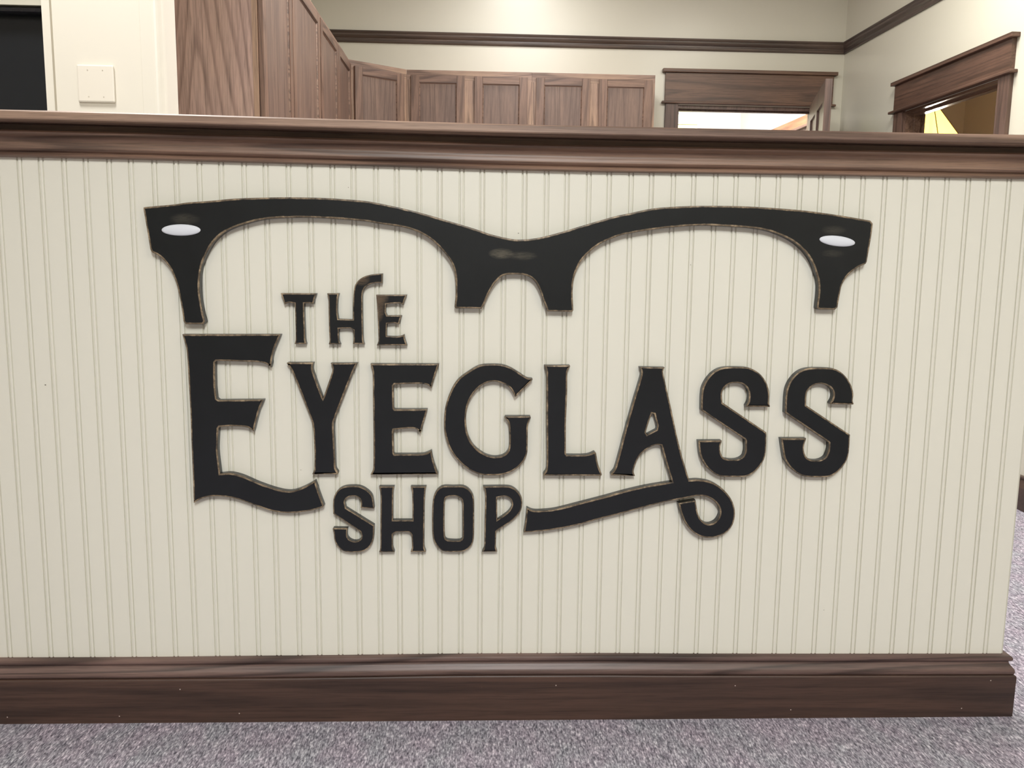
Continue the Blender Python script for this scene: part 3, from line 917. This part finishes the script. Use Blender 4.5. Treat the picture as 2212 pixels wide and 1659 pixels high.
# ------------------------------------------------------------------ picture rail
rp = [(-0.001, 0.0), (0.010, 0.0), (0.014, 0.006), (0.014, 0.018), (0.009, 0.022), (0.009, 0.030), (0.018, 0.040),
      (0.022, 0.050), (0.022, 0.058), (0.018, 0.062), (0.024, 0.070), (0.024, 0.078), (-0.001, 0.078)]
r2 = sweep('trim_2', rp, [(-0.298, 4.644), (3.45, 4.644)], M_rail, zf=lambda x: 2.421 + (0.001 if x < 0 else 0), smooth=True)
# mitred into the corner by running both pieces to it
tag(r2, 'dark oak picture rail along the far wall', kind='structure')
r4 = sweep('trim_4', rp, [(3.45, 4.644), (3.45, 1.57)], M_rail_y, zf=lambda x: 2.421, smooth=True)
tag(r4, 'dark oak picture rail along the right wall', kind='structure')
bbr = sweep('baseboard_right', [(-0.001, 0)] + bb[1:4] + [(0.0188, 0.094), (0.018, 0.104), (0.011, 0.112), (0.0088, 0.120), (0.014, 0.124), (0.013, 0.131), (-0.001, 0.133)],
            [(3.45, 2.55), (3.45, 1.57), (3.45, 1.571)][:2], M_board, smooth=True)
tag(bbr, 'dark oak baseboard of the right wall', kind='structure')
bbj = sweep('baseboard_side', [(-0.001, 0)] + bb[1:4] + [(0.0188, 0.094), (0.018, 0.104), (0.011, 0.112), (0.0088, 0.120), (0.014, 0.124), (0.013, 0.131), (-0.001, 0.133)],
            [(3.45, 1.57), (3.01, 1.57), (3.01, -6.0)], M_board, smooth=True)
tag(bbj, 'dark oak baseboard of the wall past the half wall end', kind='structure')

# ------------------------------------------------------------------ far doorway with open door
d1 = link('door_1', None)
tag(d1, 'doorway in the far wall with an open oak door', kind='structure')
Y = 4.644
boxes('head_cap', [(2.150, 3.397, Y - 0.045, Y, 2.268, 2.292)], M_cas_x, d1, bevel=0.003)
boxes('head_board', [(2.172, 3.375, Y - 0.026, Y, 2.072, 2.268)], M_cas_x, d1, bevel=0.001)
boxes('head_strip', [(2.150, 3.397, Y - 0.040, Y, 2.057, 2.072)], M_cas_x, d1, bevel=0.004)
boxes('side_casing', [(2.178, 2.267, Y - 0.022, Y, 0, 2.057)], M_cas_z, d1, bevel=0.001)
boxes('side_casing', [(3.262, 3.352, Y - 0.022, Y, 0, 2.057)], M_cas_z, d1, bevel=0.001)
each('jamb', [(2.2665, 2.277, Y, Y + 0.12, 0, 2.05), (3.252, 3.2625, Y, Y + 0.12, 0, 2.05), (2.277, 3.252, Y, Y + 0.12, 2.030, 2.0505)], M_cas_z, d1)
each('stop_moulding', [(2.277, 2.289, Y + 0.045, Y + 0.08, 0, 2.030), (3.240, 3.252, Y + 0.045, Y + 0.08, 0, 2.030), (2.289, 3.240, Y + 0.045, Y + 0.08, 2.018, 2.030)], M_cas_z, d1)
# leaf: local x along its width from the hinge, front face on local -y
hx0, hy0, fx0, fy0 = 3.205, 4.600, 2.948, 3.675
Lw = math.hypot(fx0 - hx0, fy0 - hy0)
lr = math.atan2(fy0 - hy0, fx0 - hx0)
leaf = link('door_leaf', None, parent=d1, loc=(hx0, hy0, 0.012), rotz=lr)
ZL = 2.042
each('stile', [(a, b, 0.0, 0.042, 0, ZL) for a, b in ((0, 0.11), (Lw / 2 - 0.05, Lw / 2 + 0.05), (Lw - 0.11, Lw))], M_cas_z, leaf, 0.001)
each('rail', [(a, b, 0.0005, 0.0415, z0, z1) for z0, z1 in ((0, 0.22), (0.95, 1.08), (ZL - 0.12, ZL)) for a, b in ((0.11, Lw / 2 - 0.05), (Lw / 2 + 0.05, Lw - 0.11))], M_cas_z, leaf)
for a, b in ((0.11, Lw / 2 - 0.05), (Lw / 2 + 0.05, Lw - 0.11)):
    for z0, z1 in ((0.22, 0.95), (1.08, ZL - 0.12)):
        boxes('leaf_panel', [(a, b, 0.014, 0.028, z0, z1)], M_cas_z, leaf)

# ------------------------------------------------------------------ doorway in the right wall
d2 = link('door_2', None)
tag(d2, 'doorway in the right wall with lamplight behind it', kind='structure')
X = 3.45
boxes('head_cap', [(X - 0.045, X, 2.560, 3.800, 2.040, 2.062)], M_cas_y, d2, bevel=0.003)
boxes('head_board', [(X - 0.026, X, 2.585, 3.775, 1.890, 2.040)], M_cas_y, d2, bevel=0.001)
boxes('head_strip', [(X - 0.042, X, 2.555, 3.815, 1.874, 1.890)], M_cas_y, d2, bevel=0.004)
boxes('side_casing', [(X - 0.022, X, 3.665, 3.775, 0, 1.874)], M_cas_z, d2, bevel=0.001)
boxes('side_casing', [(X - 0.022, X, 2.585, 2.680, 0, 1.874)], M_cas_z, d2, bevel=0.001)
each('jamb', [(X, X + 0.12, 3.655, 3.6655, 0, 1.872), (X, X + 0.12, 2.6795, 2.690, 0, 1.872), (X, X + 0.12, 2.690, 3.655, 1.858, 1.8725)], M_jamb, d2)
each('stop_moulding', [(X + 0.05, X + 0.085, 3.643, 3.655, 0, 1.858), (X + 0.05, X + 0.085, 2.690, 2.702, 0, 1.858), (X + 0.05, X + 0.085, 2.702, 3.643, 1.846, 1.858)], M_jamb, d2)

# lamp room
lw = shell('wall_lamp_room', [(5.6, 5.7, -1.0, 8.2, 0, 3.05), (3.70, 5.6, 6.9, 7.0, 0, 3.05), (3.57, 5.6, -1.0, -0.9, 0, 3.05)], M_tan, 'tan walls of the lamplit room')
lamp = link('floor_lamp', None, loc=(3.97, 4.36, 0.0))
tag(lamp, 'lit lamp with a yellow panelled shade seen through the right doorway', 'lamp')


def lathe(name, prof, seg, m, parent, rot0=0.0, flat=True):
    vs, fs = [], []
    for r, z in prof:
        for i in range(seg):
            a = rot0 + 2 * math.pi * i / seg
            vs.append((r * math.cos(a), r * math.sin(a), z))
    for k in range(len(prof) - 1):
        for i in range(seg):
            j = (i + 1) % seg
            fs.append((k * seg + i, k * seg + j, (k + 1) * seg + j, (k + 1) * seg + i))
    fs.append(tuple(reversed(range(seg))))
    fs.append(tuple((len(prof) - 1) * seg + i for i in range(seg)))
    me = bpy.data.meshes.new(name)
    me.from_pydata(vs, [], fs)
    if not flat:
        for f in me.polygons:
            f.use_smooth = True
    return link(name, me, m, parent)


lathe('base', [(0.15, 0), (0.15, 0.015), (0.10, 0.03), (0.02, 0.05)], 24, M_brass, lamp)
lathe('pole', [(0.012, 0.05), (0.012, 1.99), (0.02, 2.0), (0.006, 2.015)], 12, M_brass, lamp)
nside, r0, r1, z0, z1 = 6, 0.190, 0.055, 1.815, 2.000
shade = link('lamp_shade', None, parent=lamp)
for i in range(nside):
    a0, a1 = 2 * math.pi * i / nside + 0.30, 2 * math.pi * (i + 1) / nside + 0.30
    q = []
    for r, z in ((r0, z0), (r1, z1)):
        for a in (a0, a1):
            q.append((r * math.cos(a), r * math.sin(a), z))
    q2 = [(x * 0.985, y * 0.985, z - 0.002) for x, y, z in q]
    me = bpy.data.meshes.new('glass_panel')
    me.from_pydata(q + q2, [], [(0, 1, 3, 2), (4, 6, 7, 5), (0, 4, 5, 1), (2, 3, 7, 6), (0, 2, 6, 4), (1, 5, 7, 3)])
    link('glass_panel', me, M_shade, shade)
    # metal came along each edge
    p0, p1 = Vector(q[0]), Vector(q[2])
    d = (p1 - p0)
    bm = bmesh.new()
    bmesh.ops.create_cone(bm, cap_ends=True, segments=6, radius1=0.0032, radius2=0.0032, depth=d.length)
    bmesh.ops.transform(bm, matrix=Matrix.Translation((p0 + p1) / 2) @ d.to_track_quat('Z', 'Y').to_matrix().to_4x4(), verts=bm.verts)
    me = bpy.data.meshes.new('came')
    bm.to_mesh(me)
    bm.free()
    link('came', me, M_brass, shade)
pl_d = bpy.data.lights.new('lamp_bulb', 'POINT')
pl_d.energy = 38
pl_d.color = (1.0, 0.90, 0.74)
pl_d.shadow_soft_size = 0.06
pb = bpy.data.objects.new('lamp_bulb', pl_d)
C.objects.link(pb)
pb.location = (3.97, 4.36, 1.70)

# ------------------------------------------------------------------ back room seen through the far doorway
br = shell('wall_back_room', [(1.9, 4.2, 7.6, 7.7, 0, 3.05), (1.8, 1.9, 4.764, 7.7, 0, 3.05), (3.60, 3.70, 4.764, 7.6, 0, 3.05)], M_ceil, 'bright white walls of the back room')
gw = boxes('wall_green', [(1.9, 2.872, 6.5, 6.6, 0, 2.29)], M_green)
tag(gw, 'pale green partition in the back room', kind='structure')
boxes('rail_strip', [(1.9, 2.874, 6.488, 6.5, 2.205, 2.213)], M_wall, gw)
d3 = link('door_3', None)
tag(d3, 'honey oak door trim inside the back room', kind='structure')
boxes('head_board', [(3.565, 3.60, 5.2, 6.7, 2.095, 2.172)], M_orange, d3, bevel=0.002)
boxes('head_strip', [(3.555, 3.60, 5.2, 6.7, 2.070, 2.092)], M_cas_y, d3, bevel=0.002)
boxes('door_leaf', [(3.585, 3.60, 5.3, 6.6, 0, 2.070)], M_cas_z, d3)
